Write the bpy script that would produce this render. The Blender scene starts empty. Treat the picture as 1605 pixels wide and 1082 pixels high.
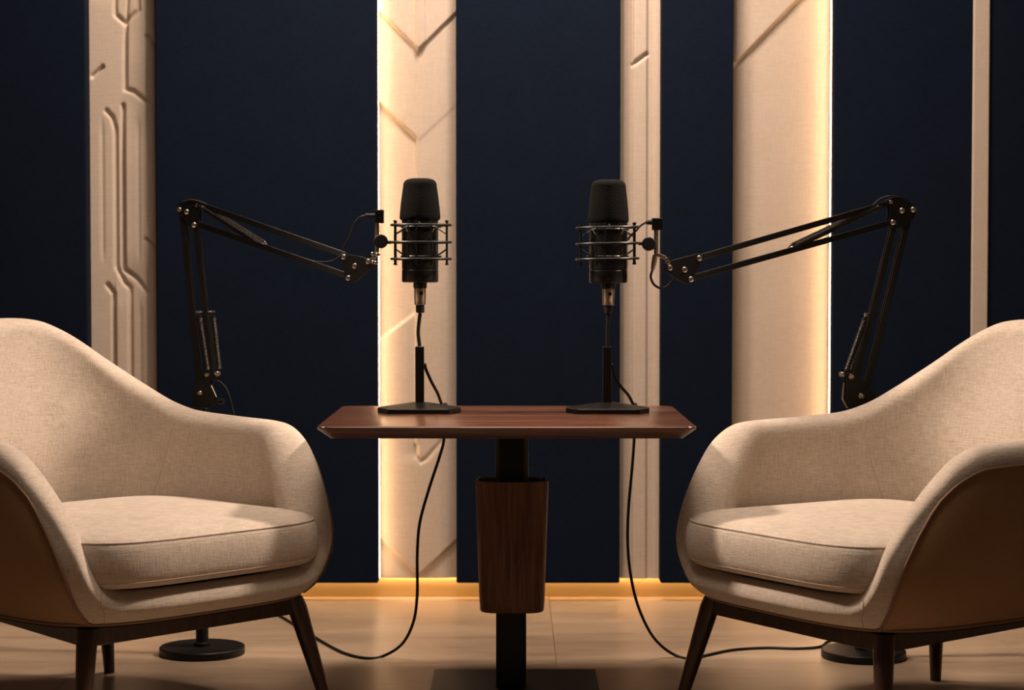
import bpy, math, random
from mathutils import Vector, Matrix
random.seed(7)
S = bpy.context.scene
COL = S.collection
PI = math.pi

# ------------------------------------------------------------------ camera
FPX = 3200.0
PITCH = math.atan(118/3200)
CAM = Vector((0, -4.83, 1.0))
cd = bpy.data.cameras.new('camera'); cam = bpy.data.objects.new('camera', cd); COL.objects.link(cam)
cd.sensor_fit = 'HORIZONTAL'; cd.sensor_width = 36; cd.lens = FPX/1605*36
cam.location = CAM; cam.rotation_euler = (PI/2-PITCH, 0, 0)
S.camera = cam
cd.clip_start = .05
cd.dof.use_dof = True; cd.dof.focus_distance = 4.7; cd.dof.aperture_fstop = 5.0
# ------------------------------------------------------------------ world, lights, exposure
w = bpy.data.worlds.new('world'); S.world = w; w.use_nodes = True
w.node_tree.nodes['Background'].inputs[0].default_value = (1.0, .62, .38, 1)
w.node_tree.nodes['Background'].inputs[1].default_value = .05
S.view_settings.view_transform = 'Standard'; S.view_settings.look = 'None'
S.view_settings.exposure = 0; S.view_settings.gamma = 1
S.view_settings.use_curve_mapping = False
WARM = (1.0, .79, .635)
def area(name, loc, target, size, power, col=WARM, spread=180, sy=None):
    l = bpy.data.lights.new(name, 'AREA'); l.energy = power; l.color = col; l.size = size
    if sy: l.shape = 'RECTANGLE'; l.size_y = sy
    l.spread = math.radians(spread)
    o = bpy.data.objects.new(name, l); COL.objects.link(o); o.location = loc
    o.rotation_euler = (Vector(target)-Vector(loc)).to_track_quat('-Z', 'Y').to_euler()
    return o
def spot(name, loc, target, power, cone, blend, rad, col=WARM):
    l = bpy.data.lights.new(name, 'SPOT'); l.energy = power; l.color = col; l.spot_size = math.radians(cone); l.spot_blend = blend; l.shadow_soft_size = rad
    o = bpy.data.objects.new(name, l); COL.objects.link(o); o.location = loc
    o.rotation_euler = (Vector(target)-Vector(loc)).to_track_quat('-Z', 'Y').to_euler()
spot('ceiling_spot_right', (1.42, .22, 2.5), (-.95, -.2, .5), 385, 46, .8, .12)
spot('ceiling_spot_left', (-1.42, .22, 2.5), (.95, -.2, .5), 385, 46, .8, .12)
area('overhead_fill', (0, -.9, 2.9), (0, .1, .4), 1.4, 16, sy=.7, spread=120)  # added soft fill, not a fixture of the room; lowers contrast on the chairs
area('wall_washer_left', (-.2, .45, 3.3), (-1.3, 1.38, .9), .7, 32, sy=.2, spread=120)
area('wall_washer_right', (.2, .45, 3.3), (1.3, 1.38, .9), .7, 32, sy=.2, spread=120)

# ------------------------------------------------------------------ helpers
def W(px, py, Y):
    dx = (px-802.5)/FPX; dy = -(py-541)/FPX
    F = Vector((0, math.cos(PITCH), -math.sin(PITCH))); U = Vector((0, math.sin(PITCH), math.cos(PITCH)))
    d = F+dx*Vector((1, 0, 0))+dy*U
    return CAM+d*((Y-CAM.y)/d.y)
def sc(Y): return (Y-CAM.y)/FPX            # metres per photograph pixel at depth Y

def mesh(name, verts, faces, mat, parent=None, smooth=True, angle=None):
    m = bpy.data.meshes.new(name); m.from_pydata([tuple(v) for v in verts], [], faces); m.update()
    if mat: m.materials.append(mat)
    if smooth:
        m.polygons.foreach_set('use_smooth', [True]*len(m.polygons))
        if angle is not None:
            m.set_sharp_from_angle(angle=math.radians(angle))
    o = bpy.data.objects.new(name, m); COL.objects.link(o)
    if parent: o.parent = parent
    return o
def empty(name, loc=(0, 0, 0), rz=0):
    o = bpy.data.objects.new(name, None); COL.objects.link(o); o.location = loc; o.rotation_euler = (0, 0, rz)
    o.empty_display_size = .05
    return o
def tag(o, label=None, cat=None, group=None, kind=None):
    if label: o['label'] = label
    if cat: o['category'] = cat
    if group: o['group'] = group
    if kind: o['kind'] = kind
    return o
def bevel(o, w_, seg=2, ang=30):
    b = o.modifiers.new('bevel', 'BEVEL'); b.width = w_; b.segments = seg; b.limit_method = 'ANGLE'; b.angle_limit = math.radians(ang)
    return o
class G:
    """collects geometry into one mesh"""
    def __init__(s): s.v = []; s.f = []
    def add(s, v, f):
        n = len(s.v); s.v += [Vector(q) for q in v]; s.f += [tuple(i+n for i in q) for q in f]
    def box(s, a, b):
        x0, y0, z0 = a; x1, y1, z1 = b
        s.add([(x0,y0,z0),(x1,y0,z0),(x1,y1,z0),(x0,y1,z0),(x0,y0,z1),(x1,y0,z1),(x1,y1,z1),(x0,y1,z1)],
              [(0,3,2,1),(4,5,6,7),(0,1,5,4),(1,2,6,5),(2,3,7,6),(3,0,4,7)])
    def beam(s, p, q, wd, dp, ref=Vector((0, 1, 0))):
        """box beam p->q, dp thick along ref, wd across"""
        p = Vector(p); q = Vector(q); d = (q-p).normalized(); a = (ref-d*ref.dot(d)).normalized(); b = d.cross(a)
        vs = []
        for c in (p, q):
            for i, j in ((-1,-1),(1,-1),(1,1),(-1,1)): vs.append(c+a*(i*dp/2)+b*(j*wd/2))
        s.add(vs, [(3,2,1,0),(4,5,6,7),(0,1,5,4),(1,2,6,5),(2,3,7,6),(3,0,4,7)])
    def prism(s, poly, off):
        """poly: list of points, extruded by vector off"""
        n = len(poly); poly = [Vector(p) for p in poly]; off = Vector(off)
        s.add(poly+[p+off for p in poly], [tuple(range(n))]+[tuple(range(2*n-1, n-1, -1))]+[(i, i+n, (i+1) % n+n, (i+1) % n) for i in range(n)])
    def tube(s, pts, r, n=10, closed=False, cap=True):
        pts = [Vector(p) for p in pts]; N = len(pts)
        if N < 2: return
        rs = r if isinstance(r, (list, tuple)) else [r]*N
        def tan(i):
            if closed: return (pts[(i+1) % N]-pts[i-1]).normalized()
            return (pts[min(i+1, N-1)]-pts[max(i-1, 0)]).normalized()
        t = tan(0); a = t.orthogonal().normalized(); rings = []
        for i in range(N):
            t2 = tan(i); a = (a-t2*a.dot(t2)).normalized(); b = t2.cross(a)
            rings.append([pts[i]+(a*math.cos(2*PI*k/n)+b*math.sin(2*PI*k/n))*rs[i] for k in range(n)])
        v = [p for R in rings for p in R]; f = []
        for i in range(N if closed else N-1):
            j = (i+1) % N
            for k in range(n): f.append((i*n+k, i*n+(k+1) % n, j*n+(k+1) % n, j*n+k))
        if cap and not closed: f += [tuple(range(n-1, -1, -1)), tuple(range((N-1)*n, N*n))]
        s.add(v, f)
    def lathe(s, prof, c=(0, 0, 0), n=40, axis='z', cap=True):
        v = []; f = []; c = Vector(c); m = len(prof)
        for (r, h) in prof:
            for k in range(n):
                a = 2*PI*k/n
                p = (r*math.cos(a), r*math.sin(a), h) if axis == 'z' else ((r*math.cos(a), -h, r*math.sin(a)) if axis == 'y' else (h, r*math.cos(a), r*math.sin(a)))
                v.append(c+Vector(p))
        for i in range(m-1):
            for k in range(n): f.append((i*n+k, i*n+(k+1) % n, (i+1)*n+(k+1) % n, (i+1)*n+k))
        if cap: f += [tuple(range(n-1, -1, -1)), tuple(range((m-1)*n, m*n))]
        s.add(v, f)
    def build(s, name, mat, parent=None, smooth=True, angle=35):
        return mesh(name, s.v, s.f, mat, parent, smooth, angle)
def spline(pts, n=12, closed=False):
    pts = [Vector(p) for p in pts]; out = []; N = len(pts)
    for i in range(N if closed else N-1):
        if closed: p0, p1, p2, p3 = pts[i-1], pts[i], pts[(i+1) % N], pts[(i+2) % N]
        else: p0, p1, p2, p3 = pts[max(i-1, 0)], pts[i], pts[i+1], pts[min(i+2, N-1)]
        for k in range(n):
            t = k/n
            out.append(.5*((2*p1)+(p2-p0)*t+(2*p0-5*p1+4*p2-p3)*t*t+(3*p1-p0-3*p2+p3)*t**3))
    if not closed: out.append(pts[-1])
    return out
def smooth01(t): t = max(0, min(1, t)); return t*t*(3-2*t)
def interp(keys, x):
    """monotone cubic through (x, y) keys"""
    if x <= keys[0][0]: return keys[0][1]
    if x >= keys[-1][0]: return keys[-1][1]
    n = len(keys); d = [(keys[i+1][1]-keys[i][1])/(keys[i+1][0]-keys[i][0]) for i in range(n-1)]
    m = [0]*n
    for i in range(1, n-1): m[i] = 0 if d[i-1]*d[i] <= 0 else 2*d[i-1]*d[i]/(d[i-1]+d[i])
    for i in range(n-1):
        if x <= keys[i+1][0]:
            h = keys[i+1][0]-keys[i][0]; t = (x-keys[i][0])/h
            return ((2*t**3-3*t*t+1)*keys[i][1]+(t**3-2*t*t+t)*h*m[i]+(-2*t**3+3*t*t)*keys[i+1][1]+(t**3-t*t)*h*m[i+1])

# ------------------------------------------------------------------ materials
def mat(name, col, rough=.5, metal=0, spec=.5):
    m = bpy.data.materials.new(name); m.use_nodes = True; b = m.node_tree.nodes['Principled BSDF']
    b.inputs['Base Color'].default_value = (*col, 1); b.inputs['Roughness'].default_value = rough
    b.inputs['Metallic'].default_value = metal; b.inputs['Specular IOR Level'].default_value = spec
    return m
def nd(m, t, **k):
    n = m.node_tree.nodes.new(t)
    for a, b in k.items(): setattr(n, a, b)
    return n
def coords(m, scale):
    c = nd(m, 'ShaderNodeTexCoord'); mp = nd(m, 'ShaderNodeMapping'); mp.inputs['Scale'].default_value = scale
    m.node_tree.links.new(c.outputs['Object'], mp.inputs['Vector']); return mp.outputs['Vector']
def noise(m, scale3, scale=1, detail=3, rough=.6, dist=0):
    n = nd(m, 'ShaderNodeTexNoise'); n.inputs['Scale'].default_value = scale; n.inputs['Detail'].default_value = detail
    n.inputs['Roughness'].default_value = rough; n.inputs['Distortion'].default_value = dist
    m.node_tree.links.new(coords(m, scale3), n.inputs['Vector']); return n.outputs['Fac']
def math_(m, op, a, b, clamp=False):
    n = nd(m, 'ShaderNodeMath', operation=op, use_clamp=clamp)
    for i, q in enumerate((a, b)):
        if isinstance(q, (int, float)): n.inputs[i].default_value = q
        else: m.node_tree.links.new(q, n.inputs[i])
    return n.outputs[0]
def ramp(m, fac, stops):
    r = nd(m, 'ShaderNodeValToRGB'); e = r.color_ramp.elements
    while len(e) < len(stops): e.new(.5)
    for i, (p, c) in enumerate(stops): e[i].position = p; e[i].color = (*c, 1)
    m.node_tree.links.new(fac, r.inputs['Fac']); return r.outputs['Color']
def put(m, col=None, bump=None, bs=.3, bd=.001, rough=None):
    b = m.node_tree.nodes['Principled BSDF']; L = m.node_tree.links
    if col: L.new(col, b.inputs['Base Color'])
    if rough: L.new(rough, b.inputs['Roughness'])
    if bump:
        n = nd(m, 'ShaderNodeBump'); n.inputs['Strength'].default_value = bs; n.inputs['Distance'].default_value = bd
        L.new(bump, n.inputs['Height']); L.new(n.outputs['Normal'], b.inputs['Normal'])
def linen(name, c0, c1, thread=520, bs=.35, bd=.0012, sheen=.25, rough=.95, soft=0.0):
    """woven cloth: long slubs in two crossing directions"""
    m = mat(name, c0, rough, 0, .15)
    a = noise(m, (thread*.12, thread*.12, thread), 1, 2); b = noise(m, (thread, thread, thread*.12), 1, 2)
    s = math_(m, 'MULTIPLY', math_(m, 'ADD', a, b), .5)
    big = noise(m, (9, 9, 9), 1, 3)
    f = math_(m, 'ADD', math_(m, 'MULTIPLY', s, .8), math_(m, 'MULTIPLY', big, .2))
    put(m, ramp(m, f, [(.36, c0), (.64, c1)]), s, bs, bd)
    m.node_tree.nodes['Principled BSDF'].inputs['Sheen Weight'].default_value = sheen
    return m
def wood(name, c0, c1, c2, sc3, rough=.35, coat=0):
    m = mat(name, c1, rough)
    a = noise(m, sc3, 1, 5, .62, .6); p = noise(m, tuple(q*6 for q in sc3), 1, 2)
    f = math_(m, 'ADD', math_(m, 'MULTIPLY', a, .78), math_(m, 'MULTIPLY', p, .22))
    put(m, ramp(m, f, [(.32, c0), (.5, c1), (.68, c2)]), p, .12, .0006)
    m.node_tree.nodes['Principled BSDF'].inputs['Coat Weight'].default_value = coat
    m.node_tree.nodes['Principled BSDF'].inputs['Coat Roughness'].default_value = .25
    return m
M = {}
M['linen'] = linen('cream_linen', (.41, .34, .275), (.60, .51, .425), 330, .6, .002)
M['linen_seam'] = mat('seam_thread', (.46, .37, .29), .9)
M['shell'] = linen('tan_shell_cloth', (.27, .16, .085), (.33, .205, .115), 500, .15, .0006, .05, .7)
M['pipe'] = mat('brown_piping', (.20, .11, .06), .6)
M['navy'] = linen('navy_fabric', (.0018, .0056, .0155), (.0044, .0100, .0245), 330, .5, .0014, .0, .95)
M['cream'] = linen('cream_panel_cloth', (.55, .45, .365), (.63, .525, .435), 260, .22, .001, .1)
M['legwood'] = wood('dark_walnut_leg', (.018, .008, .004), (.035, .014, .008), (.06, .026, .013), (60, 60, 5), .35)
M['topwood'] = wood('reddish_walnut_top', (.036, .012, .006), (.078, .028, .014), (.15, .06, .031), (2.6, 40, 40), .26, .35)
M['sleevewood'] = wood('walnut_sleeve_veneer', (.05, .019, .009), (.135, .053, .025), (.23, .10, .048), (110, 110, 5), .45)
M['blackmetal'] = mat('black_powder_coat', (.0042, .0038, .0034), .42, 0, .3)
M['black'] = mat('black_plastic', (.005, .0046, .0042), .35, 0, .35)
M['rubber'] = mat('black_rubber', (.006, .0054, .005), .6, 0, .3)
M['chrome'] = mat('chrome_screw', (.72, .66, .60), .25, 1)
M['brass'] = mat('nickel_tube', (.62, .52, .42), .3, 1)
M['spring'] = mat('black_spring_steel', (.05, .045, .04), .35, .8)
M['barmetal'] = mat('satin_black_bar', (.006, .005, .0042), .42, 0, .35)
M['gold'] = mat('brass_baseboard', (.72, .52, .24), .38, .35)
M['under'] = mat('black_underside', (.01, .009, .008), .8)
m = M['foam'] = mat('foam_windscreen', (.012, .011, .011), 1, 0, .1)
put(m, ramp(m, noise(m, (450,)*3, 1, 3), [(.35, (.0015, .0015, .0015)), (.7, (.009, .008, .0075))]), noise(m, (380,)*3, 1, 3), 1, .004)
m = M['floor'] = mat('warm_stone_floor', (.4, .3, .2), .34)
a_ = noise(m, (1.3, 6, 1), 1, 6, .65, .8); b_ = noise(m, (14, 40, 10), 1, 3)
f_ = math_(m, 'ADD', math_(m, 'MULTIPLY', a_, .8), math_(m, 'MULTIPLY', b_, .2))
put(m, ramp(m, f_, [(.3, (.26, .18, .12)), (.5, (.37, .27, .185)), (.7, (.46, .35, .25))]), b_, .08, .001,
    math_(m, 'ADD', math_(m, 'MULTIPLY', a_, .25), .22))
M['grout'] = mat('dark_joint', (.24, .17, .12), .8)
M['wall'] = mat('dark_wall_paint', (.02, .02, .025), .9)
def emis(name, col, st):
    m = bpy.data.materials.new(name); m.use_nodes = True; b = m.node_tree.nodes['Principled BSDF']
    b.inputs['Base Color'].default_value = (*col, 1)
    b.inputs['Emission Color'].default_value = (*col, 1); b.inputs['Emission Strength'].default_value = st
    return m
M['led'] = emis('warm_led', (1.0, .64, .34), 21)
M['led_low'] = emis('warm_led_floor', (1.0, .66, .32), 26)

# ------------------------------------------------------------------ setting
YW = 1.385      # wall plane
fl = G(); fl.box((-3.2, -4.2, -.06), (3.2, YW+.1, -.008))
floor = fl.build('floor', M['grout'], smooth=False); tag(floor, kind='structure')
X0, Y0, TS = .113, .33, 1.2
tile_mesh = None
for i in range(-3, 3):
    for j in range(-4, 1):
        x0 = X0+i*TS; y0 = Y0+j*TS
        x1 = min(x0+TS, 3.2); x0_ = max(x0, -3.2); y1 = min(y0+TS, YW+.1)
        g = G(); g.box((x0_+.0006-(x0+TS/2), y0+.0006-(y0+TS/2), -.02), (x1-.0006-(x0+TS/2), y1-.0006-(y0+TS/2), 0))
        o = g.build('floor_tile', M['floor'], floor, smooth=False); o.location = (x0+TS/2, y0+TS/2, 0); bevel(o, .0008, 1)
g = G(); g.box((-3.2, YW+.012, 0), (3.2, YW+.1, 3.1)); tag(g.build('wall_back', M['wall'], smooth=False), kind='structure')
g = G(); g.box((-3.2, YW, .0), (3.2, YW+.0115, .115)); bb = g.build('baseboard_back', M['gold'], smooth=False); bevel(bb, .002); tag(bb, kind='structure')

# panels: edges are read off the front face at its own depth
YN, YB = 1.28, 1.358       # navy front, cream front
ZT = 2.9
def X(px, Y, py=541): return W(px, py, Y).x
GAP = .016
def cleat(o, wd, y):
    g = G(); g.box((-wd/2+.004, y-GAP+.0004, .12), (wd/2-.004, y+.0115, ZT-.02)); g.build('mounting_batten', M['under'], o, False)
def navy(px0, px1, label, yf=YN, zb=.057):
    g = G(); x0, x1 = X(px0, yf), X(px1, yf); c = (x0+x1)/2
    g.box((x0-c, 0, zb), (x1-c, YW-GAP-yf, ZT)); o = g.build('acoustic_panel', M['navy'], smooth=False)
    cleat(o, x1-x0, YW-yf)
    o.location = (c, yf, 0); bevel(o, .006, 3); tag(o, label, 'wall panel', 'navy fabric panels of the back wall')
    return o
navy(-330, 137, 'dark navy fabric wall panel at the far left behind the left armchair')
navy(245, 592, 'wide navy fabric wall panel behind the left boom arm')
navy(715, 972, 'navy fabric wall panel between the two microphones, above the table')
navy(1036, 1148, 'narrow navy fabric wall panel just right of the right microphone')
navy(1304, 1521, 'navy fabric wall panel behind the elbow of the right boom arm')
navy(1547, 1950, 'dark navy fabric wall panel at the far right edge, behind the right armchair')

def seg_d(p, a, b):
    ax, ay = a; bx, by = b; px, py = p
    dx, dy = bx-ax, by-ay; t = max(0, min(1, ((px-ax)*dx+(py-ay)*dy)/(dx*dx+dy*dy)))
    return math.hypot(px-ax-t*dx, py-ay-t*dy), t
def relief(px0, px1, hfun, label, nx, yf=YB, zb=.062, steps=1.6, amp=1.35):
    """carved strip; hfun(u, v) -> metres proud, u and v measured in photograph pixels on the strip's own plane"""
    x0, x1 = X(px0, YN)+.0006, X(px1, YN)-.0006; c = (x0+x1)/2
    k = sc(yf)
    zs = [zb]; 
    dz = steps*k
    while zs[-1] < ZT:
        zs.append(zs[-1]+(dz if zs[-1] < 2.0 else .1))
    xs = [x0+(x1-x0)*i/nx for i in range(nx+1)]
    v = []; f = []
    for z in zs:
        vv = 423+(1-z)/k
        for x in xs:
            uu = 802.5+x/k
            v.append((x-c, -amp*hfun(uu, vv), z))
    N = nx+1
    for j in range(len(zs)-1):
        for i in range(nx): f.append((j*N+i, j*N+i+1, (j+1)*N+i+1, (j+1)*N+i))
    # closed sides and back
    base = len(v); dep = YW-GAP-yf
    border = [i for i in range(N)]+[j*N+nx for j in range(1, len(zs))]+[(len(zs)-1)*N+i for i in range(nx-1, -1, -1)]+[j*N for j in range(len(zs)-2, 0, -1)]
    for b in border: v.append((v[b][0], dep, v[b][2]))
    n = len(border)
    for i in range(n): f.append((border[i], base+i, base+(i+1) % n, border[(i+1) % n]))
    f.append(tuple(base+i for i in range(n-1, -1, -1)))
    o = mesh('carved_panel', v, f, M['cream'], None, True, 60); o.location = (c, yf, 0); cleat(o, x1-x0, YW-yf)
    return tag(o, label, 'wall panel', 'cream carved wall strips')
def st(d, w_=2.2): return smooth01(.5+d/(2*w_))       # soft step across a line, d in px

def h_second(u, v):
    U = u-597; h = 0
    h += -.005*smooth01((26-(118-U))/26)
    V = lambda yc, sl: v-(yc-abs(u-657)*sl)          # >0 below a V whose tip is at yc
    d1 = V(82, 1.0); d2 = V(221, .93); d4 = V(903, .93)
    d3 = v-(486+abs(u-657)*.75)
    A = .016; top = 1-st(d1*.48); mid = (1-st(d2*.48)); 
    ridge = .004*(st(u-653, 1.5))*(1-st(u-668, 2))
    if d1 < 12: base1 = A-.000+ridge
    else: base1 = 0
    hB = .010; hC = .003+.006*st(u-653, 1.6); hD = .009
    r = hC
    r = hD-.0045*(1-st(u-652, 1.6))*math.exp(-max(0, 652-u)/16)*(1-st(v-718, 9))
    if d3 < 12: r = hC+(r-hC)*st(d3*.48)
    if d2 < 12: r = hB+(r-hB)*st(d2*.48)
    if d1 < 12: r = base1+(r-base1)*st(d1*.48)
    if d4 > -12: r = r+(.003-r)*st(d4*.48)
    # hook-shaped end of the centre groove
    if 670 < v < 740:
        hk = [(652, 700), (653, 716), (659, 724), (668, 720), (680, 706), (694, 690)]
        d = min(seg_d((u, v), a, b)[0] for a, b in zip(hk, hk[1:]))
        r -= .0035*math.exp(-(d/3.5)**2)*(1-.6*smooth01((u-655)/40))
    return h+r
relief(592, 715, h_second, 'cream carved wall strip with chevron grooves, behind the left microphone', 130, amp=1.75)

L1 = [  # groove polylines of the first strip: (points, depth)
 ([(204, -80), (186, -60), (186, 26), (201, 40), (222, 20), (222, -80)], .007),
 ([(150, 122), (165, 108)], .008),  ([(206, -10), (202, 60), (201, 142), (214, 146), (233, 162)], .007),
 ([(171, 176), (180, 186), (185, 205), (185, 418), (197, 442), (207, 452), (207, 660)], .007),
 ([(197, 168), (197, 422), (216, 436), (233, 458)], .008),
 ([(171, 447), (181, 460), (181, 660)], .008),
 ([(235, 60), (246, 72)], .008), ([(232, 376), (246, 388)], .008),
 ([(221, 180), (221, 420)], .003), ([(229, 190), (229, 430)], .0025),
 ([(222, 466), (222, 660)], .003), ([(236, 400), (236, 660)], .004), ([(164, 180), (164, 420)], .002), ([(236, 80), (236, 370)], .004)]
def h_first(u, v):
    h = .012
    for pts, dep in L1:
        ys = [p[1] for p in pts]
        if v < min(ys)-10 or v > max(ys)+10: continue
        best = 99
        if dep < .0045: dep = dep*smooth01((v-min(ys))/30)*smooth01((max(ys)-v)/30)
        for a, b in zip(pts, pts[1:]):
            d, t = seg_d((u, v), a, b)
            if d < best: best = d
        if best < 9: h -= dep*math.exp(-(best/3.1)**2)
    # stepped levels left and right of the main grooves
    h += .005*st(u-199, 2.5)*st(v-200, 60)*(1-st(v-420, 30))+.004*st(u-183, 2)*st(v-455, 30)+.003*st(u-201, 3)*(1-st(v-130, 40))
    h -= .004*st(u-232, 3)
    return h
relief(137, 245, h_first, 'cream carved wall strip with circuit-like grooves, behind the left armchair', 110, steps=2.0, amp=1.6)
def h_third(u, v):
    h = .008
    h += .005*st(u-991, 2)-.005*st(u-1013, 2.5)*1.1
    h += .003*st(u-1025, 3)-.006*(1-smooth01((u-972)/6))
    d, t = seg_d((u, v), (990, 104), (1012, 88))
    h -= .008*math.exp(-(d/2.5)**2)
    h -= .004*math.exp(-((u-990)/2.0)**2)*(1-st(v-100, 3))
    return h
relief(972, 1036, h_third, 'slim cream carved wall strip with vertical fluting, behind the right microphone', 60, steps=2.4, amp=1.7)
def h_fourth(u, v):
    d = (v-103)+(u-1150)*1.03      # >0 below the diagonal
    h = .016+(.006-.016)*st(d*.7, 2)
    h += .003*st(u-1166, 5)-.002*smooth01((u-1270)/20)
    return h
relief(1148, 1304, h_fourth, 'wide cream wall strip with a diagonal groove, lit along its right side', 100, steps=2.0, amp=1.2)
g = G(); y5 = 1.272; x0, x1 = X(1521, YN)+.0008, X(1547, YN)-.0008
g.box((x0-(x0+x1)/2, 0, .057), (x1-(x0+x1)/2, YW-GAP-y5, ZT)); o = g.build('cream_batten', M['cream'], smooth=False); cleat(o, x1-x0, YW-y5); o.location = ((x0+x1)/2, y5, 0); bevel(o, .003)
tag(o, 'thin plain cream batten near the right edge between two navy panels', 'wall panel')

# LED strips tucked in the gaps between navy sides and cream faces
def led(x, side, z0, z1, label, y=YB-.038, m='led', wd=.010):
    e = empty('led_strip', (x, y, z0))
    t = .0013*side
    g = G(); g.box((min(0, t)*.45, -wd/2-.002, 0), (max(0, t)*.45, wd/2+.002, z1-z0)); g.build('channel', M['brass'], e, False)
    g = G(); g.box((min(t*.45, t*1.2), -wd/2, .002), (max(t*.45, t*1.2), wd/2, z1-z0-.002)); g.build('diffuser', M[m], e, False)
    return tag(e, label, 'light strip', 'warm light strips in the back wall')
led(X(592, YN)+.0006, 1, .065, ZT, 'vertical glowing light strip left of the chevron carved cream strip')
led(X(1304, YN)-.0006, -1, .065, ZT, 'vertical glowing light strip right of the wide cream strip')
led(X(137, YN)+.0006, 1, 1.832, ZT, 'short vertical light strip at the top left beside the circuit-grooved cream strip')
def led_floor(x0, x1, label):
    e = empty('floor_led_strip', ((x0+x1)/2, YW, .070)); l = (x1-x0)/2
    g = G(); g.box((-l, -.013, .004), (l, -.0002, .008)); g.build('channel', M['brass'], e, False)
    g = G(); g.box((-l+.003, -.012, .0), (l-.003, -.001, .0038)); g.build('diffuser', M['led_low'], e, False)
    tag(e, label, 'light strip')
led_floor(-2.2, 2.2, 'long hidden light strip under the wall panels, glowing down the gold baseboard onto the floor')

# ------------------------------------------------------------------ table
tb = tag(empty('pedestal_table', (-.012, 0, 0)), 'walnut table with thin slanted edge on a black column with wooden sleeve', 'table')
def rrect(hx, hy, r, n=6):
    out = []
    for cx, cy, a0 in ((hx-r, hy-r, 0), (-hx+r, hy-r, 90), (-hx+r, -hy+r, 180), (hx-r, -hy+r, 270)):
        for k in range(n+1):
            a = math.radians(a0+90*k/n); out.append((cx+r*math.cos(a), cy+r*math.sin(a)))
    return out
def stack(levels, n=6):
    """levels: (hx, hy, r, z) -> loft with caps"""
    v = []; f = []; N = 0
    for hx, hy, r, z in levels:
        ring = rrect(hx, hy, r, n); N = len(ring); v += [(x, y, z) for x, y in ring]
    for i in range(len(levels)-1):
        for k in range(N): f.append((i*N+k, i*N+(k+1) % N, (i+1)*N+(k+1) % N, (i+1)*N+k))
    f += [tuple(range(N-1, -1, -1)), tuple(range((len(levels)-1)*N, len(levels)*N))]
    return v, f
ZTAB = .655
v, f = stack([(.392, .316, .014, ZTAB-.029), (.3935, .3175, .015, ZTAB-.0295+.002), (.419, .343, .026, ZTAB-.008), (.4205, .3445, .028, ZTAB-.0055), (.420, .344, .028, ZTAB-.003), (.4175, .3415, .026, ZTAB-.0006), (.414, .338, .024, ZTAB)])
mesh('tabletop', v, f, M['topwood'], tb, True, 25)
g = G(); g.box((-.15, -.15, ZTAB-.034), (.15, .15, ZTAB-.0295)); bevel(g.build('mounting_plate', M['blackmetal'], tb, False), .001)
v, f = stack([(.039, .030, .014, .47), (.039, .030, .014, ZTAB-.0345)]); mesh('upper_column', v, f, M['blackmetal'], tb, True, 40).location = (.012, 0, 0)
v, f = stack([(.036, .027, .012, .0105), (.036, .027, .012, .47)]); mesh('lower_column', v, f, M['blackmetal'], tb, True, 40).location = (.010, 0, 0)
g = G(); g.box((-.2, -.19, 0), (.2, .2, .0100)); o = g.build('base_plate', M['blackmetal'], tb, False); o.location = (.019, 0, 0); bevel(o, .0015)
# wooden sleeve, open at the top, tapering down
zt, zb_ = .502, .192
lv = [(.066, .048, .030, zb_+.004), (.0735, .056, .036, zb_), (.0755, .058, .038, zb_+.003), (.0775, .060, .040, zb_+.03), (.0868, .062, .042, zt-.002), (.0865, .0617, .041, zt), (.0795, .055, .036, zt), (.0785, .054, .036, zt-.01), (.066, .048, .030, zb_+.006)]
v, f = stack(lv, 8); o = mesh('column_sleeve', v, f, M['sleevewood'], tb, True, 40); o.location = (.012, 0, 0)
for s in (-1, 1):
    g = G(); g.box((-.004, -.018, -.02), (.004, .018, .006)); c = g.build('sleeve_clip', M['black'], tb, False); c.location = (.012+s*.0745, .0, zt); bevel(c, .001)
    g = G(); g.tube([(0, -.02, 0), (-s*.012, -.03, 0), (-s*.03, -.034, 0)], .003); c = g.build('clip_wire', M['black'], tb); c.location = (.012+s*.072, 0, zt-.006)
    g = G(); g.box((-.013, -.03, -.006), (.013, .03, 0)); c = g.build('column_spacer', M['blackmetal'], tb, False); c.location = (.012+s*.055, 0, zt-.008)

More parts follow.
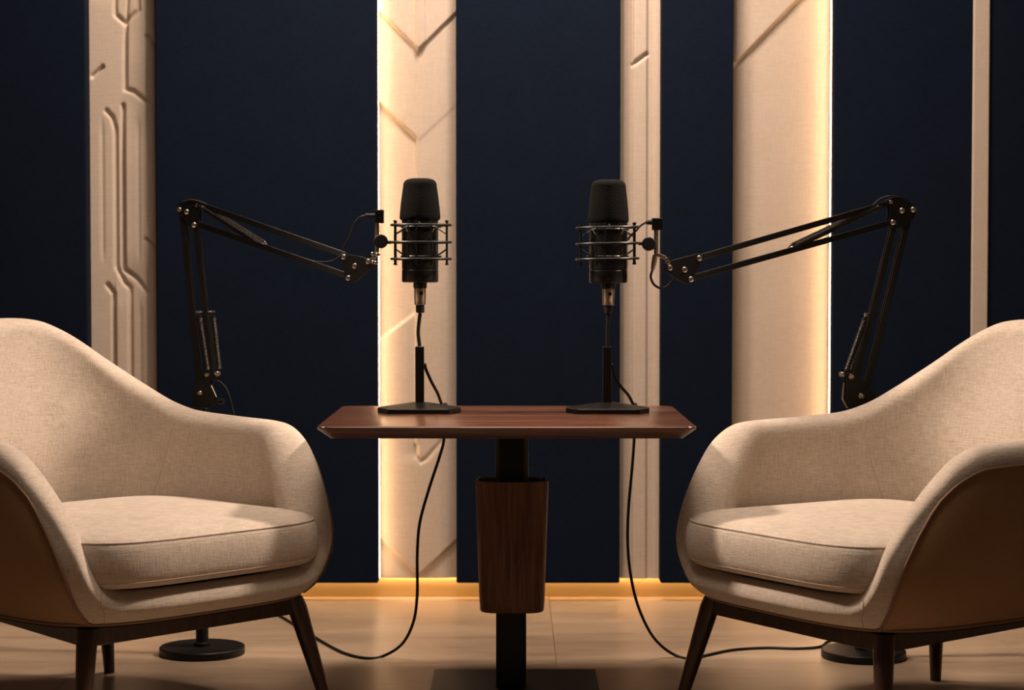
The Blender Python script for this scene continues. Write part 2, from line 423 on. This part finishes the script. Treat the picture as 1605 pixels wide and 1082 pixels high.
# ------------------------------------------------------------------ microphones
def ring_pts(c, r, n=40, tilt=0):
    return [c+Vector((r*math.cos(2*PI*k/n), r*math.sin(2*PI*k/n), tilt*math.cos(2*PI*k/n))) for k in range(n)]
YM = .13; KM = sc(YM)
def microphone(px, top, split, bot, wtop, wsplit, wbody, label):
    base = W(px, bot, YM); e = tag(empty('microphone', base), label, 'microphone', 'studio microphones over the table')
    zt_ = (bot-top)*KM; zs = (bot-split)*KM; rb = wbody/2*KM; rt = wtop/2*KM; rs = wsplit/2*KM
    g = G(); g.lathe([(rb-.006, 0), (rb-.0015, .001), (rb, .004), (rb, .030), (rb-.001, .031), (rb-.001, .033), (rb, .034), (rb, zs)], n=48); b = g.build('body', M['black'], e)
    g = G()
    prof = [(rs*.9, zs+.0005), (rs-.003, zs+.001), (rs, zs+.006), (rs-.0005, zs+.014)]
    H = zt_-zs
    prof += [(rs+(rt-rs)*t**1.3-.0005, zs+.014+(H-.014-.016)*t) for t in (.25, .5, .75, 1)]
    for k in range(1, 7):
        a = k/6*PI/2; prof.append((rt-.016+.016*math.cos(a), zt_-.016+.016*math.sin(a)-.0007*(1-k/6)))
    prof += [(rt*.5, zt_+.0012), (.002, zt_+.0015)]
    g.lathe(prof, n=56); g.build('foam_windscreen', M['foam'], e)
    # collar, connector, boot and short cable down to the post
    g = G(); g.lathe([(.0155, -.014), (.0165, -.012), (.0165, -.0002)], n=28); g.build('socket_collar', M['black'], e)
    g = G(); g.lathe([(.0125, -.054), (.0138, -.053), (.0138, -.042), (.0145, -.040), (.0145, -.0142)], n=28)
    c = g.build('xlr_connector', M['brass'], e, ); tag(c, 'silvery metal connector')
    g = G(); g.lathe([(.0045, -.0032), (.0045, .001)], (.0035, -.0142, -.026), 16, 'y'); g.build('latch_button', M['black'], c)
    g = G(); g.lathe([(.007, -.074), (.0105, -.072), (.0105, -.0545)], n=20); g.build('cable_boot', M['rubber'], e)
    # side grille marks: switch and badge-like slot on the body
    g = G(); g.lathe([(.0028, -.001), (.0026, .0016), (.0012, .0022)], (0, -rb, zs-.006), 16, 'y'); g.build('body_screw', M['chrome'], e)
    g = G(); g.box((-.002, -rb-.003, .006), (.002, -rb+.001, .012)); c = g.build('mode_switch', M['blackmetal'], e, False); bevel(c, .0006)
    return e, base, rb
def shock_mount(e_name_px, ringy, wx, side, label, cx, rb, tilt, rod_px):
    """three rings, rods and elastic cords around the microphone"""
    c0 = W(cx, ringy[1], YM); e = tag(empty('shock_mount', c0), label, 'shock mount', 'wire shock mounts around the microphones')
    R = wx/2*KM
    zs = [(ringy[1]-y)*KM for y in ringy]
    for z in zs:
        g = G(); pts = ring_pts(Vector((0, 0, z)), R, 64, tilt); g.tube(pts, .0031, 10, True); g.build('ring', M['blackmetal'], e)
    ang = [20, 66, 114, 160, 200, 246, 294, 340, 262]
    for i, a in enumerate(ang):
        a = math.radians(a); rr = R-.0055
        x, y = rr*math.cos(a), rr*math.sin(a); dz = tilt*math.cos(a)
        g = G(); g.tube([(x, y, zs[2]-.013+dz), (x, y, zs[0]+.009+dz)], .0021, 8)
        for z in (zs[0]+.009, zs[2]-.013): g.tube([(x, y, z+dz-.002), (x, y, z+dz+.002)], .0034, 8)
        g.build('rod', M['blackmetal'], e)
    # inner cradle ring and elastic cords
    g = G(); g.tube(ring_pts(Vector((0, 0, zs[0]-.004)), rb+.0032, 48), .0026, 8, True); g.build('cradle', M['black'], e)
    g = G(); g.tube(ring_pts(Vector((0, 0, zs[2]+.006)), rb+.0032, 48), .0026, 8, True); g.build('cradle', M['black'], e)
    for i in range(8):
        a = math.radians(ang[i]); b = math.radians(ang[i]+24 if i % 2 == 0 else ang[i]-24)
        for z, zz in ((zs[0]-.004, zs[0]-.022), (zs[2]+.006, zs[2]+.024)):
            p = Vector(((rb+.004)*math.cos(b), (rb+.004)*math.sin(b), z)); q = Vector(((R-.006)*math.cos(a), (R-.006)*math.sin(a), zz))
            g = G(); g.tube([p, (p+q)/2+Vector((0, 0, -.001)), q], .0014, 6); g.build('elastic_cord', M['rubber'], e)
    # stem to the boom knob
    g = G(); g.tube([(side*(R), 0, 0), (side*(R+.016), -.0, 0)], .0042, 12); g.build('stem', M['blackmetal'], e)
    return e, c0, R
micL, bL, rbL = microphone(658.5, 281, 346, 443, 53, 64, 57, 'black microphone with foam windscreen held by the left boom arm')
micR, bR, rbR = microphone(953.5, 283, 350, 444, 55, 64, 60, 'black microphone with foam windscreen held by the right boom arm')
shL, cL, RL = shock_mount('L', (353, 380, 406), 93, -1, 'black wire shock mount around the left microphone', 660, rbL, 0, None)
shR, cR, RR = shock_mount('R', (357, 382, 406), 97, 1, 'black wire shock mount around the right microphone', 952, rbR, .0015, None)

# desk stands with faceted base plates
def desk_stand(px, pw, label):
    c = W(px, 640, YM); c.z = ZTAB; e = tag(empty('desk_stand', c), label, 'microphone stand', 'faceted desk stands on the table')
    out = [(-.101, .0), (-.055, .075), (0, .098), (.055, .075), (.101, .0), (.06, -.085), (0, -.100), (-.06, -.085)]
    out = [(-.101, -.03), (-.097, -.002), (-.03, .098), (.03, .098), (.097, -.002), (.101, -.03), (.074, -.092), (-.074, -.092)]
    n = len(out)
    v = [(x*.99, y*.99, 0) for x, y in out]+[(x, y, .0015) for x, y in out]+[(x, y, .0105) for x, y in out]+[(x*.985, y*.985, .012) for x, y in out]
    v += [(x*.16, y*.16, .0235) for x, y in out]
    f = [tuple(range(n-1, -1, -1))]
    for l in range(4):
        for k in range(n): f.append((l*n+k, l*n+(k+1) % n, (l+1)*n+(k+1) % n, (l+1)*n+k))
    f.append(tuple(range(4*n, 5*n)))
    mesh('base', v, f, M['blackmetal'], e, False)
    g = G(); hw = pw/2*KM; g.box((-hw, -hw, .0236), (hw, hw, .1585)); o = g.build('post', M['blackmetal'], e, False); bevel(o, .0018)
    return e, c
dsL, dL = desk_stand(658, 13.5, 'black desk stand with six-sided base, left one on the table')
dsR, dR = desk_stand(951.5, 13.5, 'black desk stand with six-sided base, right one on the table')

def cable(name, pts, r, label, mat_=None, n=12, group=None):
    g = G(); P = spline(pts, n); g.tube(P, r, 10)
    o = g.build(name, mat_ or M['rubber'], None, True, None)
    return tag(o, label, 'cable', group)
# mic leads from boot into the post, out behind, over the table's back edge, to the floor
def fl_pt(px, py, r=.0036):
    """point on the floor seen at this place"""
    d = W(px, py, 0)-CAM; t = (r-CAM.z)/d.z; return CAM+d*t
bLz = bL+Vector((0, 0, -.074))
cable('mic_lead', [bL+Vector((0, 0, -.0745)), W(656.5, 508, YM), W(655.5, 522, YM), W(657, 536, YM), dL+Vector((0, 0, .1592))], .0045, 'short black cable from the left microphone into its desk stand', group='short microphone leads')
cable('mic_lead', [bR+Vector((0, 0, -.0745)), W(952.5, 508, YM), W(952, 522, YM), W(952, 536, YM), dR+Vector((0, 0, .1592))], .0045, 'short black cable from the right microphone into its desk stand', group='short microphone leads')
YE = .356
cable('floor_cable', [dL+Vector((.012, .011, .115)), W(668, 580, YM+.03), W(676, 598, YM+.06), W(686, 617, YM+.11), Vector((W(693, 632, YM+.17).x, YM+.165, ZTAB+.005)), Vector((W(697, 636, .335).x, .340, ZTAB+.004)), Vector((W(699, 640, YE).x, .3535, ZTAB-.006)), W(696, 688, YE), W(689, 716, YE), W(672, 768, YE), W(658, 820, YE), W(654, 870, YE), W(654, 930, YE), W(648, 975, YE+.01), W(630, 1010, YE+.03), fl_pt(600, 1029), fl_pt(575, 1032), fl_pt(545, 1026), fl_pt(515, 1012), fl_pt(470, 985), fl_pt(430, 962), fl_pt(380, 950), fl_pt(330, 965)],
      .0038, 'black cable hanging behind the table, left of its column, looping to the left armchair')
cable('floor_cable', [dR+Vector((.012, .011, .115)), W(964, 592, YM+.03), W(974, 607, YM+.06), W(985, 620, YM+.11), Vector((W(993, 633, YM+.17).x, YM+.165, ZTAB+.005)), Vector((W(996, 636, .335).x, .340, ZTAB+.004)), Vector((W(996, 640, YE).x, .3535, ZTAB-.006)), W(994, 688, YE), W(991, 730, YE), W(985, 800, YE), W(984, 855, YE), W(989, 905, YE), W(1000, 950, YE), W(1018, 990, YE+.02), W(1038, 1014, YE+.04), fl_pt(1062, 1029), fl_pt(1085, 1033), fl_pt(1110, 1027), fl_pt(1150, 1019), fl_pt(1200, 1016), fl_pt(1250, 1017), fl_pt(1286, 1014), fl_pt(1302, 1004), fl_pt(1350, 996)],
      .0038, 'black cable hanging behind the table right of the column, running to the right floor stand')

# ------------------------------------------------------------------ boom arms
def plate(e, poly, Y0f, off, th, name, m=None, rnd=None):
    """pair of cheek plates following depth function Y0f(px)"""
    for s in (-1, 1):
        P = [W(px, py, Y0f(px)) for px, py in poly]
        c = e.location
        g = G(); g.prism([p+Vector((0, s*off-th/2, 0))-c for p in P], (0, th, 0)); o = g.build(name, m or M['black'], e, False); bevel(o, .0012, 2, 50)
def rounded(poly, r=4, n=4):
    out = []; N = len(poly)
    for i in range(N):
        p0, p1, p2 = Vector(poly[i-1]), Vector(poly[i]), Vector(poly[(i+1) % N])
        a = p1+(p0-p1).normalized()*min(r, (p0-p1).length*.45); b = p1+(p2-p1).normalized()*min(r, (p2-p1).length*.45)
        for k in range(n+1):
            t = k/n; q = a*(1-t)**2+p1*2*t*(1-t)+b*t*t; out.append((q.x, q.y))
    return out
def screw(e, px, py, Yf, off, r=4.2, m=None):
    Y = Yf(px); p = W(px, py, Y)-e.location; R = r*sc(Y)
    g = G(); g.tube([p+Vector((0, -off, 0)), p+Vector((0, off, 0))], R*.45, 10)
    for s in (-1, 1):
        q = p+Vector((0, s*off, 0))
        g.tube([q-Vector((0, s*.001, 0)), q+Vector((0, s*.002, 0)), q+Vector((0, s*.0032, 0))], [R, R, R*.7], 14)
    g.build('bolt', m or M['chrome'], e)
def bars(e, a, b, Yf, off, w_=9, name='arm_bar', th=.0045, both=True, m=None):
    for s in ((-1, 1) if both else (-1,)):
        p = W(a[0], a[1], Yf(a[0]))+Vector((0, s*off, 0))-e.location; q = W(b[0], b[1], Yf(b[0]))+Vector((0, s*off, 0))-e.location
        g = G(); g.beam(p, q, w_*sc(Yf(a[0])), th); o = g.build(name, m or M['barmetal'], e, False); bevel(o, .001)
def spring(e, a, b, Yf, off, r=4.6, turns=46):
    p = W(a[0], a[1], Yf(a[0]))+Vector((0, off, 0))-e.location; q = W(b[0], b[1], Yf(b[0]))+Vector((0, off, 0))-e.location
    R = r*sc(Yf(a[0])); d = (q-p); L = d.length; d.normalize(); u = d.orthogonal().normalized(); v_ = d.cross(u); pts = [p]
    n = turns*9; l0 = .012
    for k in range(n+1):
        t = k/n; an = 2*PI*turns*t; pts.append(p+d*(l0+(L-2*l0)*t)+(u*math.cos(an)+v_*math.sin(an))*R*.8)
    pts.append(q)
    g = G(); g.tube(pts, R*.22, 5); g.build('spring', M['spring'], e)
    g = G(); g.tube([p+d*.006, q-d*.006], R*.55, 8); g.build('spring_core', M['black'], e)

def stand(x, y, discr, pole_top, pole_r, label):
    e = tag(empty('boom_floor_stand', (x, y, 0)), label, 'microphone stand', 'boom arms on weighted floor stands')
    g = G(); g.lathe([(discr-.002, 0), (discr, .002), (discr, .018), (discr-.002, .0205), (.018, .0212)], n=72); g.build('base', M['blackmetal'], e)
    g = G(); g.lathe([(pole_r+.006, .0213), (pole_r+.006, .030), (pole_r+.002, .032)], n=28); g.build('pole_collar', M['blackmetal'], e)
    g = G(); g.lathe([(pole_r, .0214), (pole_r, pole_top)], n=28); g.build('pole', M['blackmetal'], e)
    return e
# left arm ----------------------------------------------------------------
YSL, XSL = .455, W(317, 1016, .455).x
zp = W(317, 650, YSL).z
eL = stand(XSL, YSL, .1105, zp, .0165, 'black boom arm on round floor stand, reaching over from behind the left armchair')
def YfL(px): return YSL if px < 345 else YSL+(YM-YSL)*min(1, (px-345)/(600-345))
YfL0 = lambda px: YSL
OFF = .012
bars(eL, (287, 336), (313, 606), YfL0, OFF, 9, 'lower_arm_bar')
bars(eL, (307, 344), (334, 596), YfL0, OFF, 8.5, 'lower_arm_bar')
spring(eL, (313, 489), (328, 586), YfL0, -.022, 4.8, 34)
spring(eL, (331, 489), (342, 586), YfL0, .022, 4.8, 34)
for px in (313, 331):
    s_ = -1 if px == 313 else 1
    p = W(px, 489, YSL)-eL.location+Vector((0, s_*.022, 0)); g = G(); g.beam(p+Vector((-.0065, 0, 0)), p+Vector((.0065, 0, 0)), .005, .006); bevel(g.build('spring_clip', M['chrome'], eL, False), .001)
p = W(322, 489, YSL)-eL.location; g = G(); g.tube([p+Vector((-.012, -.024, 0)), p+Vector((.012, .024, 0))], .0022, 8); g.build('spring_pin', M['chrome'], eL)
plate(eL, rounded([(318, 580), (333, 584), (331, 604), (339, 624), (336, 637), (304, 637), (304, 611), (310, 598)], 5), YfL0, .018, .003, 'shoulder_plate')
screw(eL, 315, 616, YfL0, .020, 3.6); screw(eL, 326, 587, YfL0, .020, 3.4); screw(eL, 341, 586, YfL0, .012, 4)
bars(eL, (327, 587), (341, 586), YfL0, .010, 6, 'spring_link')
g = G(); p = W(318, 634, YSL)-eL.location; g.lathe([(.0175, zp-.004), (.0205, zp-.003), (.0205, zp+.012), (.019, zp+.018)], n=28); g.build('pole_cap', M['black'], eL)
g = G(); p = W(336, 629, YSL)-eL.location; g.tube([p, p+Vector((.014, -.006, 0))], .003, 8); g.tube([p+Vector((.012, -.006, 0)), p+Vector((.026, -.010, 0))], .0075, 10); g.build('clamp_knob', M['black'], eL)
g = G(); g.tube([W(332, 604, YSL)-eL.location+Vector((0, -.012, 0)), W(340, 622, YSL)-eL.location+Vector((0, -.012, 0))], .0016, 6); g.build('clamp_wire', M['brass'], eL)
plate(eL, rounded([(279, 327), (284, 317), (300, 312), (313, 317), (315, 330), (313, 346), (308, 360), (298, 357), (290, 343), (281, 337)], 4), YfL0, .019, .003, 'elbow_plate')
for q in ((283, 329, 3.4), (294.5, 332.5, 3.9), (306, 353, 3.9), (311, 322, 3)): screw(eL, q[0], q[1], YfL0, .021, q[2])
bars(eL, (302, 317), (541, 400), YfL, OFF, 9, 'upper_arm_bar')
bars(eL, (306, 350), (549, 434), YfL, OFF, 9, 'upper_arm_bar')
spring(eL, (314, 323), (415, 386), YfL, -.027, 4.6, 44)
spring(eL, (318, 323), (416, 384), YfL, .027, 4.6, 44)
screw(eL, 414, 386, YfL, .024, 4)
plate(eL, rounded([(536, 397), (566, 402), (583, 408), (583, 420), (558, 442), (546, 443), (541, 434)], 4), YfL, .0165, .003, 'head_plate')
for q in ((540, 403), (557, 417), (547, 436), (578, 410)): screw(eL, q[0], q[1], YfL, .0185, 4)
def head(e, Yf, tube_px, t0, t1, box, knob, side, conn):
    L_ = e.location
    g = G(); Yt = YM-.002
    g.tube([W(tube_px, t0, Yt)-L_, W(tube_px, t1, Yt)-L_], 3.6*KM, 14); tag(g.build('swivel_tube', M['brass'], e), 'nickel swivel tube')
    bx0, by0, bx1, by1 = box; a = W(bx0, by1, Yt)-L_; b = W(bx1, by0, Yt)-L_
    g = G(); g.box((a.x, a.y-.012, a.z), (b.x, a.y+.012, b.z)); bevel(g.build('head_block', M['black'], e, False), .0015)
    g = G(); k = W(knob[0], knob[1], Yt-.02)-L_; g.lathe([(knob[2]*KM-.001, -.010), (knob[2]*KM, -.008), (knob[2]*KM, .007), (knob[2]*KM-.0015, .009), (.004, .0095)], k, 28, 'y'); g.build('tension_knob', M['rubber'], e)
    g = G(); g.tube([k+Vector((0, .009, 0)), k+Vector((0, .024, 0))], .004, 10); g.build('knob_shaft', M['blackmetal'], e)
    g = G(); pts = [W(x, y, Yt)-L_ for x, y in conn]; 
    for p, q in zip(pts, pts[1:]): g.beam(p, q, .0085, .014)
    o = g.build('swivel_joint', M['brass'], e, False); bevel(o, .001)
head(eL, YfL, 591, 349, 396, (588, 329, 601.5, 350), (597, 378.5, 10.8), 1, [(579, 410), (586, 405), (591, 396)])
for (x, y) in ((586, 411), (590, 412), (585, 398), (592, 399)):
    screw(eL, x, y, lambda p: YM, .010, 3, M['chrome'])
g = G(); g.tube([W(573, 338, YM)-eL.location, W(588, 338.5, YM)-eL.location], [.0055, .0065], 12); g.build('plug', M['rubber'], eL)
def arm_cable(e, pts, Yf, label=None, r=.0024, dy=-.02):
    P = spline([W(a, b, Yf(a))+Vector((0, dy, 0))-e.location for a, b in pts], 10)
    g = G(); g.tube(P, r, 8); g.build('arm_cable', M['rubber'], e, True, None)
arm_cable(eL, [(574, 338), (564, 341), (555, 352), (548, 370), (540, 386), (535, 400)], YfL, dy=0)
arm_cable(eL, [(430, 389), (455, 398), (473, 404), (495, 410), (512, 411), (527, 407), (538, 399)], YfL)
arm_cable(eL, [(335, 597), (345, 600), (355, 613), (362, 635), (366, 660), (366, 720)], YfL0, dy=.01)
arm_cable(eL, [(291, 318), (300, 314), (313, 316), (326, 321)], YfL0, dy=-.024)

# right arm ---------------------------------------------------------------
YSR = .407; XSR = W(1353.5, 1022, YSR).x
zp = W(1354, 655, YSR).z
eR = stand(XSR, YSR, .1085, zp, .0165, 'black boom arm on round floor stand, reaching over from behind the right armchair')
def YfR(px): return YSR if px > 1360 else YSR+(YM-YSR)*min(1, (1360-px)/(1360-1010))
YfR0 = lambda px: YSR
bars(eR, (1402, 346), (1341, 592), YfR0, OFF, 9, 'lower_arm_bar')
bars(eR, (1424, 338), (1357, 612), YfR0, OFF, 9.5, 'lower_arm_bar')
spring(eR, (1356, 493), (1322, 588), YfR0, -.022, 4.8, 34)
spring(eR, (1364, 493), (1334, 588), YfR0, .022, 4.8, 34)
p = W(1362, 493, YSR)-eR.location; g = G(); g.tube([p+Vector((-.010, -.024, .001)), p+Vector((.010, .024, -.001))], .003, 8); g.build('spring_pin', M['chrome'], eR)
for dx, dy in ((-.012, -.022), (.012, .022)):
    g = G(); g.beam(p+Vector((dx-.004, dy, 0)), p+Vector((dx+.004, dy, 0)), .008, .006); bevel(g.build('spring_clip', M['chrome'], eR, False), .001)
plate(eR, rounded([(1325, 591), (1334, 582), (1345, 590), (1368, 616), (1368, 640), (1330, 642), (1324, 632)], 5), YfR0, .018, .003, 'shoulder_plate')
screw(eR, 1348, 620.5, YfR0, .020, 4.2); screw(eR, 1332.5, 590, YfR0, .020, 4.4); screw(eR, 1320, 587, YfR0, .014, 4)
bars(eR, (1319, 587), (1333, 592), YfR0, .010, 6, 'spring_link')
g = G(); g.tube([W(1323, 600, YSR)-eR.location, W(1320, 625, YSR)-eR.location, W(1328, 640, YSR)-eR.location], .0022, 6); g.build('clamp_wire', M['brass'], eR)
g = G(); g.lathe([(.0175, zp-.004), (.0205, zp-.003), (.0205, zp+.012), (.019, zp+.018)], n=28); g.build('pole_cap', M['black'], eR)
plate(eR, rounded([(1390, 312), (1406, 308), (1420, 313), (1433, 324), (1432, 340), (1422, 353), (1400, 360), (1390, 352), (1393, 335)], 4), YfR0, .019, .003, 'elbow_plate')
for q in ((1411.5, 330.5, 4.2), (1429, 329, 4.2), (1397.5, 349, 4.2), (1394, 317, 3)): screw(eR, q[0], q[1], YfR0, .021, q[2])
bars(eR, (1402, 316), (1096, 404), YfR, OFF, 9, 'upper_arm_bar')
bars(eR, (1400, 348), (1080, 437), YfR, OFF, 9, 'upper_arm_bar')
spring(eR, (1380, 323), (1240, 389), YfR, -.027, 4.8, 44)
spring(eR, (1380, 321), (1238, 388), YfR, .027, 4.8, 44)
screw(eR, 1240, 390, YfR, .024, 4)
plate(eR, rounded([(1041, 411), (1096, 397), (1102, 404), (1085, 439), (1076, 446), (1060, 438), (1042, 425)], 4), YfR, .0165, .003, 'head_plate')
for q in ((1095, 405), (1072, 423), (1049, 420), (1082, 438)): screw(eR, q[0], q[1], YfR, .0185, 4.3)
head(eR, YfR, 1028.5, 359, 400, (1022, 342, 1039, 361), (1017, 382.5, 10.8), -1, [(1048, 414), (1043, 404), (1029, 399)])
g = G(); g.tube([W(1013, 348.5, YM)-eR.location, W(1022, 348.5, YM)-eR.location], [.0055, .0065], 12); g.build('plug', M['rubber'], eR)
g = G(); g.tube([W(1027, 400, YM)-eR.location, W(1025, 412, YM)-eR.location, W(1023, 423, YM)-eR.location], [.0065, .0065, .005], 12); g.build('small_connector', M['brass'], eR)
arm_cable(eR, [(1013, 348.5), (1004, 354), (998, 361), (990, 368), (984, 376)], YfR, dy=0)
arm_cable(eR, [(1023, 423), (1020, 434), (1025, 446), (1036, 452), (1047, 448), (1056, 438)], YfR, dy=0, r=.003)
arm_cable(eR, [(1361, 602), (1370, 606), (1376, 618), (1378, 660), (1377, 720)], YfR0, dy=.01, r=.0014)
arm_cable(eR, [(1360, 329), (1375, 314), (1392, 308), (1404, 310)], YfR0, dy=-.024)

# ------------------------------------------------------------------ armchairs
Z0 = .268
HK = [(0, .885), (10, .879), (20, .857), (30, .82), (40, .77), (50, .717), (60, .677), (70, .657), (88, .648), (104, .642), (115, .622), (123, .582), (130, .522), (135.5, .455), (141, .388), (147, .350), (154, .338), (180, .335)]
def rimh(a): return interp(HK, abs(a))
def outer(a, z, inset=0.0):
    """a: degrees from the back centre; local frame, front is -y"""
    r = math.radians(a); s, c = math.sin(r), math.cos(r)
    tuck = math.sqrt(max(0, 1-(1-min(1, max(0, (z-Z0)/.035)))**2))*.018-.018
    A = interp([(.26, .362), (.32, .395), (.38, .416), (.45, .425), (.55, .429), (.66, .414), (.76, .365), (.9, .335)], z)+tuck
    if c >= 0: B = interp([(.26, .395), (.40, .432), (.55, .447), (.90, .50)], z)+tuck; p = 2/2.6
    else: B = interp([(.26, .345), (.30, .366), (.38, .384), (.45, .362), (.55, .30), (.65, .235)], z)+tuck; p = 2/3.8
    A -= inset; B -= inset*(1.0 if c >= 0 else .95)
    x = A*math.copysign(abs(s)**p, s); y = B*math.copysign(abs(c)**p, c)
    return Vector((x, y, z))
def thick(a): return interp([(0, .085), (60, .085), (100, .082), (125, .095), (140, .085), (150, .075), (180, .07)], abs(a))
def zpipe(a):
    a = abs(a); top = rimh(a)-thick(a)*.5-.004
    return max(Z0+.004, top) if a < 122 else Z0+.004+(max(0, top-Z0-.004))*(1-smooth01((a-122)/15))
def armchair(loc, rz, label):
    e = tag(empty('armchair', (loc[0], loc[1], 0), rz), label, 'armchair', 'cream linen armchairs either side of the table')
    # angular samples: denser where the rim falls
    AN = []; a = -180
    while a < 180-1e-6:
        AN.append(a); a += 1.25 if 100 <= abs(a) <= 155 else 3.0
    # upholstery: from the piping line over the rim to the inside
    rows = []
    for a in AN:
        t = thick(a); r = t/2; h = rimh(a); zr = max(h-r, Z0+.02); zb = zpipe(a); col = []
        for k in range(7): col.append(outer(a, zb+(zr-zb)*k/6))
        O = outer(a, zr); I = outer(a, zr, t); C_ = (O+I)/2
        for k in range(1, 12):
            ph = PI*k/12; p = C_+(O-C_)*math.cos(ph); p.z = zr+(h-zr)*math.sin(ph)**.9; col.append(p)
        zi = Z0+.04
        for k in range(0, 9):
            z = zr+(min(zi, zr-.005)-zr)*k/8
            bulge = .010*math.sin(PI*k/8)
            col.append(outer(a, z, t+bulge))
        rows.append(col)
    m_ = len(rows[0]); v = [p for c in rows for p in c]; f = []
    for i in range(len(rows)):
        j = (i+1) % len(rows)
        for k in range(m_-1): f.append((i*m_+k, j*m_+k, j*m_+k+1, i*m_+k+1))
    o = mesh('upholstery', v, f, M['linen'], e)
    sd = o.modifiers.new('sub', 'SUBSURF'); sd.levels = 1; sd.render_levels = 1
    # outer shell below the piping, sides and back
    A2 = [a for a in range(-136, 137, 2)]; v = []; f = []
    for a in A2:
        zb = zpipe(a)
        for k in range(13): v.append(outer(a, Z0+(zb-Z0)*k/12, .0006))
    for i in range(len(A2)-1):
        for k in range(12): f.append((i*13+k, (i+1)*13+k, (i+1)*13+k+1, i*13+k+1))
    mesh('outer_shell', v, f, M['shell'], e)
    g = G(); g.tube([outer(a, zpipe(a), -.0012) for a in [q*2 for q in range(-69, 70)]], .0034, 8); g.build('piping', M['pipe'], e, True, None)
    g = G(); g.tube([outer(a, Z0+.001, .002) for a in range(-180, 180, 3)], .0045, 8, True); g.build('bottom_piping', M['pipe'], e, True, None)
    # underside
    ring = [outer(a, Z0, .006) for a in range(-180, 180, 4)]; n = len(ring); g = G(); g.prism([Vector((p.x, p.y, Z0-.008)) for p in ring][::-1], (0, 0, .030)); g.build('seat_pan', M['under'], e, False)
    # seams on the inside where the back meets the arms, and at the front corners
    for s in (-1, 1):
        for (a0, a1, z0, z1) in ((62, 50, rimh(62)-.05, .44),):
            pts = []
            for k in range(15):
                q = k/14; a = a0+(a1-a0)*q; z = z0+(z1-z0)*q
                t = thick(a); zr = rimh(a)-t/2; kk = (zr-z)/max(.001, zr-(Z0+.04)); pts.append(outer(s*a, z, t+.010*math.sin(PI*min(1, max(0, kk)))-.0001))
            g = G(); g.tube(pts, .0013, 6); g.build('seam', M['linen_seam'], e, True, None)
        pts = []
        a = s*145; t = thick(a); r = t/2; h = rimh(a); zr = max(h-r, Z0+.02)
        for k in range(8): pts.append(outer(a, Z0+.004+(zr-Z0-.004)*k/7, -.0002))
        O = outer(a, zr); I = outer(a, zr, t); C_ = (O+I)/2
        for k in range(1, 10):
            ph = PI*k/12; p = C_+(O-C_)*math.cos(ph)*1.004; p.z = zr+(h-zr)*math.sin(ph)**.9; pts.append(p)
        g = G(); g.tube(pts, .0011, 6); g.build('seam', M['linen_seam'], e, True, None)
    # seat cushion: superellipse slab with crowned top
    NA = 96
    def cpt(a, off, z):
        r = 2*PI*a/NA; s, c = math.sin(r), math.cos(r)
        A = .325-off+.020*smooth01((-c)/.6); B = (.30 if c > 0 else .366)-off; p = 2/4.6
        wv = .010*abs(s)**3*(1 if c < 0 else 0)
        return Vector((A*math.copysign(abs(s)**p, s), B*math.copysign(abs(c)**p, c)-.012, z))
    zc0, zc1 = .342, .446
    lv = [(.06, zc0+.002), (.030, zc0), (.014, zc0+.004), (.004, zc0+.014), (.0005, zc0+.03), (-.002, zc0+.05), (0, zc1-.022), (.004, zc1-.010), (.011, zc1-.002), (.022, zc1+.004), (.05, zc1+.011), (.10, zc1+.018), (.16, zc1+.023), (.20, zc1+.025)]
    v = []; f = []
    for off, z in lv:
        for a in range(NA): v.append(cpt(a, off, z))
    for i in range(len(lv)-1):
        for a in range(NA): f.append((i*NA+a, (i+1)*NA+a, (i+1)*NA+(a+1) % NA, i*NA+(a+1) % NA))
    f += [tuple(range(NA)), tuple(range(len(v)-1, len(v)-NA-1, -1))]
    cu = mesh('seat_cushion', v, f, M['linen'], e)
    g = G(); g.tube([cpt(a, .0068, zc1-.0058) for a in range(NA)], .0026, 8, True); g.build('welt', M['linen'], cu, True, None)
    g = G(); g.tube([cpt(a, .0030, zc1-.0145) for a in range(NA)], .0008, 6, True); g.build('stitching', M['linen_seam'], cu, True, None)
    g = G(); g.tube([cpt(a, .0035, zc0+.0155) for a in range(NA)], .0009, 6, True); g.build('stitching', M['linen_seam'], cu, True, None)
    # frame: rails and splayed legs
    LX, LF, LB, LXB = .283, -.268, .350, .200
    g = G(); rz0, rz1 = .222, Z0-.0085
    for (a, b) in (((-LX, LF), (LX, LF)), ((-LXB, LB), (LXB, LB)), ((-LX, LF), (-LXB, LB)), ((LX, LF), (LXB, LB))):
        g = G(); p = Vector((*a, (rz0+rz1)/2)); q = Vector((*b, (rz0+rz1)/2)); d = (q-p).normalized()*.014
        g.beam(p+d, q-d, .022, rz1-rz0, Vector((0, 0, 1))); bevel(g.build('rail', M['legwood'], e, False), .002)
    for (x, y) in ((-LX, LF), (LX, LF), (-LXB, LB), (LXB, LB)):
        sx, sy = math.copysign(1, x), math.copysign(1, y); g = G(); pts = []; rs = []
        for k in range(9):
            t = k/8; pts.append(Vector((x+sx*(-.004+.058*t), y+sy*(-.004+.055*t), (Z0-.002)*(1-t)))); rs.append(.0235-.0105*t)
        g.tube(pts, rs, 20); g.v = [Vector((p.x, p.y, max(0.0, p.z))) for p in g.v]
        for q in g.v:
            if q.z > Z0-.0085: q.z = Z0-.0085
        g.build('leg', M['legwood'], e)
    return e
armchair((-.880, -.250), math.radians(47), 'cream linen armchair with tan outer shell on the left of the table')
armchair((.830, -.320), math.radians(-57.5), 'cream linen armchair with tan outer shell on the right of the table')
